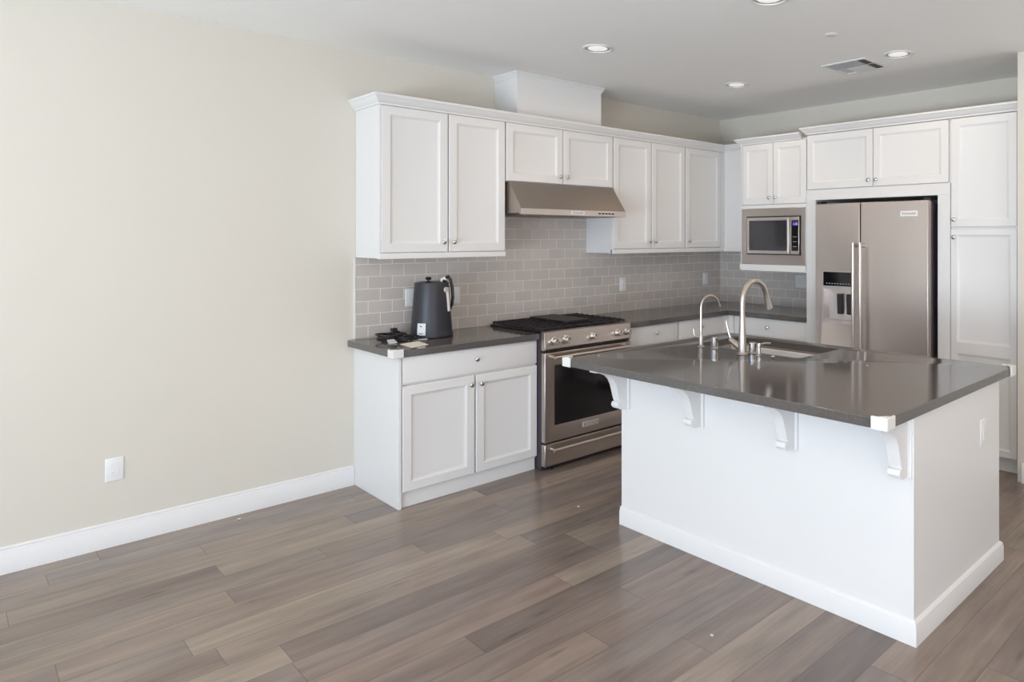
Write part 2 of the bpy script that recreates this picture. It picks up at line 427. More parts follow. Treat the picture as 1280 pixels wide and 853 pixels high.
shaker(t, -2.712, -2.232, 1.953, 2.357, YF, (-2.266, 2.006)); shaker(t, -2.225, -1.742, 1.953, 2.357, YF, (-2.198, 2.006))
t = thing('wall_cabinet', 'tall two-door white wall cabinet just right of the range hood', 'cabinet', (-1.3, 0, ZB), group='white wall cabinets')
M().box(-1.735, -0.892, -0.33, -0.001, ZB+0.004, ZT).build('carcass', WHITE, t, bevel=0.0015)
shaker(t, -1.730, -1.316, 1.467, 2.357, YF, (-1.346, 1.524)); shaker(t, -1.307, -0.898, 1.467, 2.357, YF, (-1.277, 1.524))
light_rail(t, -1.735, -0.8925)
t = thing('corner_wall_cabinet', 'single-door white wall cabinet turning the corner beside the microwave', 'cabinet', (-0.5, 0, ZB), group='white wall cabinets')
M().prism([(-0.890, -0.001), (-0.890, -0.33), (-0.35, -0.33), (-0.35, -0.757), (-0.001, -0.757), (-0.001, -0.001)], 'z', ZB+0.004, ZT).build('carcass', WHITE, t, bevel=0.0015)
shaker(t, -0.884, -0.405, 1.467, 2.357, YF, (-0.855, 1.524))
M().box(-0.402, -0.351, -0.349, -0.3305, ZB+0.036, 2.357).build('filler', WHITE, t)
b = M(); b.box(-0.8895, -0.36, YF, YF+0.018, ZB, ZB+0.036); b.box(-0.36, -0.3505, YF, -0.755, ZB, ZB+0.036); b.build('light_rail', WHITE, t)

CROWN = [(0, 0.0), (0.006, 0.0), (0.007, 0.010), (0.012, 0.013), (0.022, 0.022), (0.034, 0.038), (0.038, 0.044), (0.044, 0.046), (0.044, 0.060), (0, 0.060)]
def crown(path, z, k=1.0, kd=1.0): return M().sweep(path, [(d*kd, z+h*k) for d, h in CROWN])
tag(crown([(-3.587, -0.001), (-3.587, -0.35), (-0.352, -0.35), (-0.352, -0.70)], 2.3585, 1.05).build('crown_moulding', WHITE), 'white crown moulding along the tops of the range wall cabinets', 'moulding')
t = thing('duct_cover', 'white boxed duct cover rising from the hood cabinet to the ceiling', 'duct cover', (-2.2, 0, ZT+0.001))
M().box(-2.590, -1.815, -0.295, -0.001, ZT+0.001, H-0.001).build('box', WHITE, t, bevel=0.001)
M().sweep([(-2.590, -0.001), (-2.590, -0.295), (-1.815, -0.295), (-1.815, -0.001)], [(0.0005, H-0.042), (0.004, H-0.042), (0.006, H-0.034), (0.018, H-0.012), (0.021, H-0.010), (0.021, H-0.001), (0.0005, H-0.001)]).build('crown', WHITE, t)

# --- cabinets on the right wall: frame B (x runs away along the wall, front faces -y)
YB = -0.6235
t = thing('microwave_cabinet', 'white cabinet with two plain doors holding the microwave below', 'cabinet', (1.1, 0, 1.275), 'B', group='white wall cabinets')
b = M(); b.box(0.760, 1.431, -0.603, -0.001, 1.833, 2.372); b.box(0.776, 1.423, YB, -0.002, 1.805, 1.833); b.box(0.760, 0.776, YB, -0.001, 1.330, 1.833); b.box(1.423, 1.431, YB, -0.001, 1.330, 1.833)
b.box(0.776, 1.423, -0.02, -0.001, 1.330, 1.833); b.box(0.760, 0.774, YB, -0.603, 1.833, 2.372)
b.build('carcass', WHITE, t)
pts = [(0.757, 1.329), (0.757, 1.298)]+[(0.757+0.024-0.024*math.cos(a), 1.298-0.024*math.sin(a)) for a in (0.4, 0.8, 1.2, PI/2)]+[(1.4315, 1.274), (1.4315, 1.329)]
M().prism(pts, 'y', YB-0.012, -0.001).build('bottom_shelf', WHITE, t, bevel=0.002)
shaker(t, 0.777, 1.098, 1.838, 2.357, YB, (1.070, 1.893)); shaker(t, 1.103, 1.428, 1.838, 2.357, YB, (1.131, 1.893))
tag(crown([(-0.30, -0.759), (YB, -0.759), (YB, -1.388)], 2.3595, 0.85).build('crown_moulding', WHITE), 'short lower crown moulding above the microwave cabinet', 'moulding')

t = thing('refrigerator_cabinet', 'white surround with two wide doors over the refrigerator', 'cabinet', (2.0, 0, 0), 'B', group='white tall cabinets')
M().box(1.433, 2.602, -0.603, -0.001, 1.857, 2.384).build('carcass', WHITE, t)
M().box(1.433, 1.518, YB, -0.001, 0, 1.8565).build('side_panel', WHITE, t, bevel=0.001)
M().box(2.514, 2.602, YB, -0.001, 0, 1.8565).build('side_panel', WHITE, t, bevel=0.001)
M().box(1.433, 2.602, YB, -0.6035, 1.857, 1.938).build('top_rail', WHITE, t)
shaker(t, 1.437, 2.014, 1.943, 2.379, YB, (1.985, 1.992)); shaker(t, 2.019, 2.590, 1.943, 2.379, YB, (2.048, 1.992))
t = thing('pantry_cabinet', 'tall white pantry cabinet at the right of the refrigerator', 'cabinet', (2.83, 0, 0), 'B', group='white tall cabinets')
M().box(2.604, 3.066, -0.603, -0.001, 0.1, 2.384).build('carcass', WHITE, t)
M().box(2.606, 3.066, -0.56, -0.01, 0, 0.0995).build('toe_kick', WHITE, t)
shaker(t, 2.607, 3.040, 1.632, 2.379, YB, (2.634, 1.683))
b = M(); S0 = [(0, 0.003), (0.003, 0), (0.052, 0), (0.054, 0.0015), (0.071, 0.009), (0.073, 0.0095)]; S1 = [(0, 0), (0.04, 0), (0.042, 0.0015), (0.057, 0.009), (0.059, 0.0095)]
b.panel(2.607, 3.040, 0.80, 1.617, YB+0.02, YB, S1); b.panel(2.607, 3.040, 0.11, 0.80, YB+0.02, YB, S1)
d = b.build('door', WHITE, t); knob(d, 2.634, 1.561, YB)
M().box(3.043, 3.066, YB, -0.6035, 0.11, 2.384).build('filler', WHITE, t)
tag(crown([(-0.30, -1.4335), (YB, -1.4335), (YB, -3.07)], 2.3845, 0.95).build('crown_moulding', WHITE), 'long raised crown moulding above refrigerator and pantry', 'moulding')

# --- base cabinets
YD = -0.62
t = thing('base_cabinet', 'white base cabinet left of the range, one drawer over two doors', 'cabinet', (-3.1, 0, 0), group='white base cabinets')
M().box(-3.579, -2.649, -0.599, -0.002, 0.08, 0.873).build('carcass', WHITE, t)
M().box(-3.597, -3.5795, YD, -0.0005, 0, 0.873).build('end_panel', WHITE, t, bevel=0.001)
M().box(-3.579, -2.655, -0.597, -0.05, 0, 0.0795).build('toe_kick', WHITE, t)
slab(t, -3.573, -2.651, 0.715, 0.868, YD, (-3.107, 0.803))
shaker(t, -3.573, -3.116, 0.092, 0.702, YD, (-3.145, 0.648)); shaker(t, -3.103, -2.651, 0.092, 0.702, YD, (-3.075, 0.646))
t = thing('corner_base_cabinet', 'white base cabinets turning the corner right of the range, small drawers on top', 'cabinet', (-0.9, 0, 0), group='white base cabinets')
M().prism([(-1.865, -0.002), (-1.865, -0.599), (-0.599, -0.599), (-0.599, -0.674), (-0.002, -0.674), (-0.002, -0.002)], 'z', 0.1, 0.873).build('carcass', WHITE, t)
M().prism([(-1.865, -0.01), (-1.865, -0.55), (-0.55, -0.55), (-0.55, -0.674), (-0.01, -0.674), (-0.01, -0.01)], 'z', 0, 0.0995).build('toe_kick', WHITE, t)
slab(t, -1.860, -1.272, 0.722, 0.868, YD, (-1.53, 0.803)); slab(t, -1.258, -0.690, 0.722, 0.868, YD, (-0.99, 0.803))
shaker(t, -1.860, -1.570, 0.11, 0.709, YD, (-1.60, 0.65)); shaker(t, -1.563, -1.272, 0.11, 0.709, YD, (-1.535, 0.65)); shaker(t, -1.258, -0.690, 0.11, 0.709, YD, (-1.22, 0.65))
M().prism([(-0.687, -0.5995), (-0.687, -0.619), (-0.619, -0.619), (-0.619, -0.672), (-0.5995, -0.672), (-0.5995, -0.5995)], 'z', 0.11, 0.868).build('filler', WHITE, t)
tb = thing('base_cabinet', 'white base cabinet beneath the microwave, one wide drawer over doors', 'cabinet', (1.05, 0, 0), 'B', group='white base cabinets')
M().box(0.676, 1.431, -0.599, -0.002, 0.1, 0.873).build('carcass', WHITE, tb)
M().box(0.676, 1.431, -0.55, -0.01, 0, 0.0995).build('toe_kick', WHITE, tb)
slab(tb, 0.677, 1.428, 0.718, 0.868, YD, (1.048, 0.797)); shaker(tb, 0.677, 1.049, 0.11, 0.705, YD, (1.02, 0.65)); shaker(tb, 1.056, 1.428, 0.11, 0.705, YD, (1.085, 0.65))

# ------------------------------------------------------------------ countertops and backsplash
ZC0, ZC1 = 0.874, 0.914
tag(M().box(-3.636, -2.648, -0.645, -0.001, ZC0, ZC1).build('countertop', QUARTZ, bevel=0.003), 'short grey quartz countertop left of the range, carrying the kettle', 'countertop', 'grey quartz countertops')
tag(M().prism([(-1.866, -0.001), (-1.866, -0.645), (-0.645, -0.645), (-0.645, -1.431), (-0.001, -1.431), (-0.001, -0.001)], 'z', ZC0, ZC1).build('countertop', QUARTZ, bevel=0.003), 'L-shaped grey quartz countertop in the corner right of the range', 'countertop', 'grey quartz countertops')
b = M(); T = 0.010
b.box(-3.590, -2.7175, -T, -0.0002, ZC1+0.001, ZB+0.003); b.box(-2.7175, -1.7365, -T, -0.0002, ZC1+0.001, 1.714); b.box(-1.7365, -T, -T, -0.0002, ZC1+0.001, ZB+0.003)
tag(b.build('tiled_backsplash', TILE, base=(-3.590, 0, ZC1+0.0015)), 'taupe glazed subway tile backsplash behind the range', 'backsplash', 'subway tile backsplashes')
b = M(); b.box(T+0.0005, 0.757, -T, -0.0002, ZC1+0.001, ZB+0.003); b.box(0.757, 1.4315, -T, -0.0002, ZC1+0.001, 1.273)
tag(b.build('tiled_backsplash', TILE, base=(0.03, 0, ZC1+0.0015), frame='B'), 'taupe subway tile backsplash below the microwave cabinet', 'backsplash', 'subway tile backsplashes')
tag(M().box(-3.597, -3.5905, -0.012, -0.0002, ZC1+0.001, ZB+0.003).build('tile_edge_strip', TRIM), 'thin white edge strip at the left end of the tiles', 'trim')

# ------------------------------------------------------------------ outlets and switches
def wall_plate(name, label, cx, cz, yf, frame='A', w=0.074, h=0.118, kind='duplex', group='white outlet and switch plates'):
    t = thing(name, label, 'outlet' if kind == 'duplex' else 'switch', (cx, yf, cz-h/2), frame, group)
    M().panel(cx-w/2, cx+w/2, cz-h/2, cz+h/2, yf, yf-0.006, [(0, 0.004), (0.003, 0.001), (0.006, 0)]).build('cover_plate', PLAST, t)
    if kind == 'duplex':
        for dz in (-0.0195, 0.0195):
            f = M().rrect(cx-0.0165, cx+0.0165, cz+dz-0.014, cz+dz+0.014, 0.009, 'y', yf-0.0061, yf-0.0085).build('socket', PLAST, t)
            s = M(); s.box(cx-0.008, cx-0.006, yf-0.0086, yf-0.0092, cz+dz-0.003, cz+dz+0.006); s.box(cx+0.006, cx+0.008, yf-0.0086, yf-0.0092, cz+dz-0.003, cz+dz+0.006)
            s.box(cx-0.002, cx+0.002, yf-0.0086, yf-0.0092, cz+dz-0.010, cz+dz-0.007); s.build('slots', VENTG, f)
        M().lathe([(0.003, 0), (0.003, 0.001), (0, 0.0015)], (cx, yf-0.0061, cz), 'y', 10).build('screw', PLAST, t)
    elif kind == 'gfci':
        M().box(cx-0.0165, cx+0.0165, yf-0.0061, yf-0.009, cz-0.033, cz+0.033).build('socket_face', PLAST, t, bevel=0.001)
        M().box(cx-0.006, cx+0.006, yf-0.0091, yf-0.0105, cz-0.012, cz-0.004).build('button', VENTG, t)
    else:
        n = 2 if kind == 'double' else 1
        for i in range(n):
            c = cx+(i-(n-1)/2)*0.046
            M().prism([(yf-0.0061, cz-0.033), (yf-0.0075, cz-0.033), (yf-0.0115, cz+0.033), (yf-0.0061, cz+0.033)], 'x', c-0.0165, c+0.0165).build('rocker', PLAST, t, bevel=0.0008)
    return t
wall_plate('wall_outlet', 'white outlet plate low on the bare left wall', -4.771, 0.385, -0.0003)
wall_plate('wall_outlet', 'white outlet plate on the tiles, left side of the kettle', -3.232, 1.157, -0.0103)
wall_plate('wall_outlet', 'white outlet plate on the tiles, right side of the kettle', -2.912, 1.153, -0.0103)
wall_plate('wall_outlet', 'white outlet plate on the tiles just right of the range', -1.329, 1.150, -0.0103, kind='gfci')
wall_plate('wall_switch', 'white rocker switch plate on the tiles close to the corner', -0.238, 1.150, -0.0103, kind='rocker')
wall_plate('wall_switch', 'white double switch plate on the tiles under the microwave', 0.957+0.02, 1.154, -0.0103, 'B', w=0.118, kind='double')

# ------------------------------------------------------------------ range hood
t = thing('range_hood', 'slanted stainless steel range hood above the stove', 'range hood', (-2.23, 0, 1.715))
M().prism([(-0.002, 1.9465), (-0.368, 1.9465), (-0.512, 1.762), (-0.515, 1.758), (-0.515, 1.716), (-0.49, 1.716), (-0.49, 1.726), (-0.002, 1.726)], 'x', -2.706, -1.756).build('canopy', STEELH, t, bevel=0.0015)
M().box(-2.706, -1.756, -0.5175, -0.5155, 1.717, 1.757).build('front_lip', STEELL, t)
for i in range(2):
    a = -2.66+i*0.455
    b = M().box(a, a+0.44, -0.46, -0.05, 1.7175, 1.7255)
    for j in range(14): b.box(a+0.02+j*0.0295, a+0.033+j*0.0295, -0.44, -0.07, 1.714, 1.7175)
    b.build('filter', STEEL, t)
bd = M().box(-2.285, -2.165, -0.519, -0.5177, 1.726, 1.749).build('badge', BADGE, t)
M().text('KitchenAid', 0.0215, (-2.225, -0.5192, 1.7375)).build('lettering', INK, bd)
for i in range(5):
    x = -2.03+i*0.032
    M().box(x, x+0.024, -0.519, -0.5177, 1.732, 1.742).build('button', BLACK, t)

# ------------------------------------------------------------------ range
X0, X1 = -2.6455, -1.8685
XM = (X0+X1)/2
t = thing('gas_range', 'stainless steel slide-in gas range with black oven window', 'stove', (XM, -0.35, 0))
M().box(X0, X1, -0.658, -0.03, 0.004, 0.9155).build('body', SIDE, t)
M().box(X0+0.004, X1-0.004, -0.684, -0.6585, 0.790, 0.80).build('gap_trim', BLACK, t)
M().prism([(-0.6585, 0.801), (-0.690, 0.801), (-0.704, 0.812), (-0.690, 0.922), (-0.6585, 0.929)], 'x', X0, X1).build('control_panel', STEEL, t, bevel=0.002)
for x in (-2.572, -2.472, -2.237, -2.005, -1.915):
    k_ = M().lathe([(0.029, 0), (0.029, 0.004), (0.022, 0.007), (0.017, 0.016), (0.0215, 0.024), (0.0225, 0.040), (0.018, 0.044), (0, 0.044)], (x, -0.697, 0.862), 'y', 24).build('control_knob', CHROME, t)
    M().box(x-0.0025, x+0.0025, -0.7425, -0.7405, 0.864, 0.879).build('marker', BLACK, k_)
dr = M().box(X0, X1, -0.700, -0.6585, 0.187, 0.786).build('oven_door', STEEL, t, bevel=0.004,
     cut=M().box(-2.566, -1.948, -0.75, -0.690, 0.293, 0.697))
M().box(-2.5655, -1.9485, -0.6945, -0.6902, 0.2935, 0.6965).build('window', GLASSB, dr)
h = M(); h.tube([(-2.600, -0.750, 0.757), (-1.914, -0.750, 0.757)], 0.0115, 16)
for x in (-2.585, -1.929): h.tube([(x, -0.750, 0.757), (x, -0.7005, 0.757)], [0.010, 0.013], 12)
h.build('handle', STEELL, dr)
bd = M().box(XM-0.07, XM+0.07, -0.7035, -0.7005, 0.235, 0.268).build('badge', BADGE, dr, bevel=0.001)
M().box(XM-0.064, XM+0.064, -0.7042, -0.7037, 0.2395, 0.2635).build('plaque', STEEL, bd)
M().text('KitchenAid', 0.024, (XM, -0.7046, 0.2515)).build('lettering', BADGE, bd)
dw = M().box(X0, X1, -0.700, -0.6585, 0.028, 0.176).build('drawer', STEEL, t, bevel=0.004)
h = M(); h.tube([(-2.605, -0.745, 0.140), (-1.909, -0.745, 0.140)], 0.0105, 16)
for x in (-2.588, -1.926): h.tube([(x, -0.745, 0.140), (x, -0.7005, 0.140)], [0.009, 0.012], 12)
h.build('handle', STEELL, dw)
for x in (X0+0.06, X1-0.06):
    M().lathe([(0.018, 0), (0.018, 0.01), (0.010, 0.012), (0.010, 0.0275)], (x, -0.675, 0), 'z', 16).build('foot', BLACK, t)
M().box(X0-0.0, X1+0.0, -0.655, -0.035, 0.916, 0.927).build('cooktop', BLACK, t, bevel=0.003)
for (x, y, r) in ((-2.50, -0.20, 0.04), (-2.50, -0.48, 0.05), (XM, -0.34, 0.055), (-2.01, -0.20, 0.04), (-2.01, -0.48, 0.05)):
    bu = M().lathe([(r, 0), (r, 0.004), (r*0.8, 0.006), (r*0.8, 0.0065)], (x, y, 0.9275), 'z', 24).build('burner', STEEL, t)
    M().lathe([(r*0.85, 0.0066), (r*0.85, 0.0085), (r*0.7, 0.0092), (0, 0.0092)], (x, y, 0.9275), 'z', 24).build('burner_cap', IRON, bu)
gw = (X1-X0-0.02)/3
for i in range(3):
    a = X0+0.01+i*gw+0.002; c = a+gw-0.004; g = M(); zb, zt = 0.934, 0.946
    g.box(a, c, -0.645, -0.633, zb, zt); g.box(a, c, -0.057, -0.045, zb, zt); g.box(a, a+0.012, -0.633, -0.057, zb, zt); g.box(c-0.012, c, -0.633, -0.057, zb, zt)
    g.box(a, c, -0.351, -0.339, zb, zt)
    for j in range(1, 3):
        q = a+(c-a)*j/3; g.box(q-0.005, q+0.005, -0.633, -0.057, zb, zt+0.001)
    for yy in (-0.56, -0.49, -0.42, -0.27, -0.20, -0.13): g.box(a+0.012, c-0.012, yy-0.005, yy+0.005, zb, zt)
    for yy in range(9):     # the raised teeth along the outer bars
        y_ = -0.60+yy*0.065
        g.box(a, a+0.012, y_-0.012, y_+0.012, zt, zt+0.004); g.box(c-0.012, c, y_-0.012, y_+0.012, zt, zt+0.004)
    for q in (a+0.006, c-0.006):
        for yy in (-0.638, -0.052): g.box(q-0.005, q+0.005, yy-0.005, yy+0.005, 0.9275, zb)
    g.build('grate', IRON, t, bevel=0.002)
b = M(); b.rrect(XM-0.115, XM+0.115, -0.56, -0.12, 0.02, 'z', 0.9505, 0.966)
tag(b.build('griddle_plate', IRON, bevel=0.002), 'flat black griddle plate lying on the middle stove grate', 'griddle')

# ------------------------------------------------------------------ microwave (frame B)
t = thing('microwave', 'built-in stainless microwave with black window and blue display', 'microwave', (1.1, -0.3, 1.33), 'B')
M().box(0.80, 1.405, -0.60, -0.03, 1.34, 1.795).build('body', SIDE, t)
b = M(); y_f, y_b = YB-0.010, YB-0.0005
M().box(0.777, 1.425, y_f, y_b, 1.3305, 1.8035).build('trim_frame', STEEL, t, bevel=0.0015, cut=M().box(0.832, 1.388, -0.7, -0.61, 1.412, 1.737))
M().box(0.833, 1.387, YB+0.003, -0.6005, 1.413, 1.736).build('surround', DARKIN, t)
dr = M().box(0.845, 1.286, y_f-0.014, YB+0.002, 1.420, 1.728).build('door', STEELL, t, bevel=0.003, cut=M().box(0.868, 1.256, -0.7, y_f-0.010, 1.448, 1.700))
M().box(0.8685, 1.2555, y_f-0.0125, y_f-0.0095, 1.4485, 1.6995).build('window', MWGLASS, dr)
M().tube([(1.276, y_f-0.022, 1.435), (1.276, y_f-0.022, 1.713)], 0.006, 12).build('handle', STEELL, dr)
cp = M().box(1.290, 1.377, y_f-0.014, YB+0.002, 1.420, 1.728).build('control_panel', STEELL, t, bevel=0.003)
gp = M().box(1.304, 1.370, y_f-0.0155, y_f-0.0143, 1.448, 1.702).build('glass_face', GLASSB, cp)
b = M()
for dx, seg in ((-0.016, 'abcd'), (-0.005, 'bcg'), (0.009, 'abged'), (0.020, 'abcdef')):
    X = 1.337+dx; Z = 1.668
    for s_ in seg:
        q = {'a': (0, 0.009, 0.007, 0.0018), 'd': (0, -0.009, 0.007, 0.0018), 'g': (0, 0, 0.007, 0.0018), 'b': (0.0035, 0.0045, 0.0018, 0.009), 'c': (0.0035, -0.0045, 0.0018, 0.009), 'e': (-0.0035, -0.0045, 0.0018, 0.009), 'f': (-0.0035, 0.0045, 0.0018, 0.009)}[s_]
        b.box(X+q[0]-q[2]/2, X+q[0]+q[2]/2, y_f-0.0162, y_f-0.0156, Z+q[1]-q[3]/2, Z+q[1]+q[3]/2)
b.build('display_digits', BLUE, cp)
for r_ in range(3):
    M().box(1.318, 1.356, y_f-0.0160, y_f-0.0156, 1.482+r_*0.04, 1.4845+r_*0.04).build('keypad_row', VENTG, cp)

# ------------------------------------------------------------------ refrigerator (frame B)
t = thing('refrigerator', 'stainless side-by-side refrigerator with ice and water dispenser', 'refrigerator', (2.03, -0.35, 0), 'B')
M().box(1.578, 2.488, -0.655, -0.03, 0.03, 1.800).build('body', SIDE, t, bevel=0.004)
M().box(1.59, 2.476, -0.70, -0.6555, 0.012, 0.058).build('grille', BLACK, t)
FD = -0.720
ld = M().box(1.578, 1.960, FD, -0.660, 0.065, 1.820).build('door', STEELF, t, bevel=0.006, cut=M().box(1.650, 1.905, -0.8, -0.665, 0.908, 1.168), label='narrow left steel door with the dispenser')
rd = M().box(1.968, 2.487, FD, -0.660, 0.065, 1.820).build('door', STEELF, t, bevel=0.006, label='wide right steel door with badge')
for x in (1.60, 2.466): M().box(x-0.02, x+0.02, -0.70, -0.62, 1.8205, 1.838).build('hinge_cover', BLACK, t)
for d_, x, lb in ((ld, 1.9375, 1), (rd, 1.996, 1)):
    h = M(); h.tube([(x, -0.782, 0.42), (x, -0.782, 1.520)], 0.0125, 18)
    for z_ in (0.445, 1.498): h.tube([(x, -0.782, z_), (x, -0.7205, z_)], [0.011, 0.015], 14)
    h.build('handle', STEELL, d_)
# dispenser
b = M()
b.box(1.6505, 1.9045, -0.672, -0.666, 0.9085, 1.1675); b.box(1.6505, 1.656, FD, -0.672, 0.9085, 1.1675); b.box(1.899, 1.9045, FD, -0.672, 0.9085, 1.1675)
b.box(1.656, 1.899, FD-0.002, -0.672, 0.9085, 0.925); b.box(1.656, 1.899, FD, -0.672, 1.160, 1.1675)
dp = b.build('dispenser', STEELL, ld)
b = M(); b.box(1.642, 1.650, FD-0.003, FD-0.0002, 0.900, 1.302); b.box(1.905, 1.913, FD-0.003, FD-0.0002, 0.900, 1.302)
b.box(1.650, 1.905, FD-0.003, FD-0.0002, 0.900, 0.908); b.box(1.650, 1.905, FD-0.003, FD-0.0002, 1.294, 1.302); b.box(1.650, 1.905, FD-0.003, FD-0.0002, 1.168, 1.186)
b.build('dispenser_frame', STEELL, ld)
gp = M().box(1.651, 1.904, FD-0.0028, FD-0.0002, 1.187, 1.293).build('dispenser_display', GLASSB, ld)
b = M()
for i in range(9): b.box(1.675+i*0.024, 1.686+i*0.024, FD-0.0033, FD-0.0029, 1.203, 1.207)
b.build('display_icons', ICON, ld)
for x in (1.775, 1.855):
    M().prism([(-0.6722, 1.125), (-0.700, 1.125), (-0.692, 0.975), (-0.684, 0.970), (-0.6722, 0.975)], 'x', x-0.021, x+0.021).build('paddle', INK, ld, bevel=0.002)
bd = M().box(2.283, 2.412, FD-0.004, FD-0.0002, 1.709, 1.748).build('badge', BADGE, rd, bevel=0.001)
M().text('KitchenAid', 0.0225, (2.3475, FD-0.0045, 1.7285)).build('lettering', INK, bd)

# ------------------------------------------------------------------ island
IX0, IX1, IY0, IY1 = -2.855, -1.912, -3.358, -1.690
t = thing('kitchen_island', 'white kitchen island base with corbels and plain panels', 'kitchen island', (-2.38, -2.52, 0))
M().box(IX0, IX1, IY0, IY1, 0, 0.8735).build('body', WHITE, t, bevel=0.002)
b = M().sweep([(IX0, IY1), (IX0, IY0), (IX1, IY0), (IX1, IY1)][::-1][::-1], [(0.0003, 0.0), (0.016, 0.0), (0.016, 0.070), (0.013, 0.076), (0.013, 0.082), (0.008, 0.090), (0.0003, 0.094)], closed=False)
b.build('baseboard', WHITE, t)
b = M().sweep([(IX1, IY0), (IX1, IY1), (IX0, IY1)], [(0.0003, 0.0), (0.012, 0.0), (0.012, 0.09), (0.0003, 0.094)]); b.b.free()
b = M().box(IX0, IX0-0.0025, IY0+0.0, IY0+0.006, 0.094, 0.873); b.build('corner_bead', WHITE, t)
M().box(IX0-0.0, IX1, IY1+0.0003, IY1+0.012, 0, 0.09).build('baseboard', TRIM, t)
# doors on the side that faces the refrigerator
for i in range(3):
    y_a = 1.70+i*0.552; b = M().panel(y_a, y_a+0.544, 0.11, 0.862, 0.0, -0.02, SH)
    bmesh.ops.transform(b.b, matrix=Matrix(((0, -1, 0, IX1+0.0005), (-1, 0, 0, 0), (0, 0, 1, 0), (0, 0, 0, 1))), verts=b.b.verts)
    b.build('door', WHITE, t)
CP = [(0, 0.8733), (0.215, 0.8733), (0.215, 0.858), (0.185, 0.853), (0.150, 0.843), (0.118, 0.827), (0.094, 0.806), (0.079, 0.780), (0.069, 0.750), (0.060, 0.715), (0.052, 0.690), (0.046, 0.681),
      (0.060, 0.680), (0.066, 0.670), (0.066, 0.660), (0.058, 0.648), (0.040, 0.640), (0, 0.640)]
for yr in (-3.353, -2.834, -2.292, -1.762):
    co = M().prism([(IX0-0.0125-d, z) for d, z in CP], 'y', yr+0.016, yr+0.068).build('corbel', WHITE, t, bevel=0.002)
    M().box(IX0-0.012, IX0-0.0003, yr, yr+0.084, 0.634, 0.8733).build('back_plate', WHITE, co, bevel=0.002)
SX0, SX1, SY0, SY1 = -2.27, -1.842, -2.450, -1.705
o = M().box(-3.116, -1.754, -3.373, -1.531, ZC0, ZC1).build('countertop', QUARTZ, bevel=0.003, cut=M().rrect(SX0, SX1, SY0, SY1, 0.03, 'z', 0.8, 1.0))
tag(o, 'large grey quartz countertop on the island with sink opening', 'countertop', 'grey quartz countertops')
# body is hollow under the sink
isl = [c for c in t.children if c.name.startswith('body')][0]
def recut(o, m):
    org = ORI[o.name][0]; bmesh.ops.recalc_face_normals(m.b, faces=m.b.faces); bmesh.ops.translate(m.b, verts=m.b.verts, vec=-Vector(org))
    cm = bpy.data.meshes.new('c'); m.b.to_mesh(cm); co = bpy.data.objects.new('c', cm); C.objects.link(co)
    par = o.parent; o.parent = None; o.modifiers.clear(); md = o.modifiers.new('x', 'BOOLEAN'); md.object = co; md.solver = 'EXACT'; md.operation = 'DIFFERENCE'
    bpy.context.view_layer.update(); nm = bpy.data.meshes.new_from_object(o.evaluated_get(bpy.context.evaluated_depsgraph_get()))
    o.modifiers.clear(); o.data = nm; o.parent = par; bpy.data.objects.remove(co)
    md = o.modifiers.new('bevel', 'BEVEL'); md.width = 0.002; md.segments = 2; md.limit_method = 'ANGLE'
# the top of the body is open where the basin hangs (basin edge leaves a millimetre to the right side)
recut(isl, M().box(SX0-0.03, IX1-0.012, SY0-0.03, min(SY1+0.03, IY1-0.003), 0.60, 0.95))
s = thing('sink', 'rectangular undermount stainless sink set into the island', 'sink', ((SX0+SX1)/2, (SY0+SY1)/2, 0.66))
b = M(); e = 0.004; zf = 0.68; zt = 0.8735; SX1b = SX1
def ring(b, x0, x1, y0, y1, r, z, n=5):
    pts = []
    for cx, cy, st in ((x1-r, y1-r, 0), (x0+r, y1-r, 90), (x0+r, y0+r, 180), (x1-r, y0+r, 270)):
        for i in range(n+1):
            a = math.radians(st+90*i/n); pts.append(b.b.verts.new((cx+r*math.cos(a), cy+r*math.sin(a), z)))
    return pts
rs = [ring(b, SX0-0.022, SX1+0.022, SY0-0.022, SY1+0.012, 0.035, zt), ring(b, SX0+0.0, SX1-0.0, SY0, SY1, 0.03, zt), ring(b, SX0+0.004, SX1-0.004, SY0+0.004, SY1-0.004, 0.03, zf+0.02),
      ring(b, SX0+0.022, SX1-0.022, SY0+0.022, SY1-0.022, 0.03, zf)]
for A, B in zip(rs, rs[1:]):
    for i in range(len(A)): b.b.faces.new((A[i], A[(i+1) % len(A)], B[(i+1) % len(A)], B[i]))
b.b.faces.new(rs[-1])
o = b.build('basin', STEEL, s); md = o.modifiers.new('solid', 'SOLIDIFY'); md.thickness = 0.0015; md.offset = -1
M().lathe([(0.045, 0.0016), (0.045, 0.003), (0.034, 0.003), (0.030, 0.0018), (0, 0.0018)], ((SX0+SX1)/2, (SY0+SY1)/2, zf), 'z', 28).build('drain', CHROME, s)

# island end outlet (faces -y)
wp = wall_plate('wall_outlet', 'white outlet plate on the end panel of the island', -2.13, 0.665, IY0-0.0003, kind='gfci', group='white outlet and switch plates')

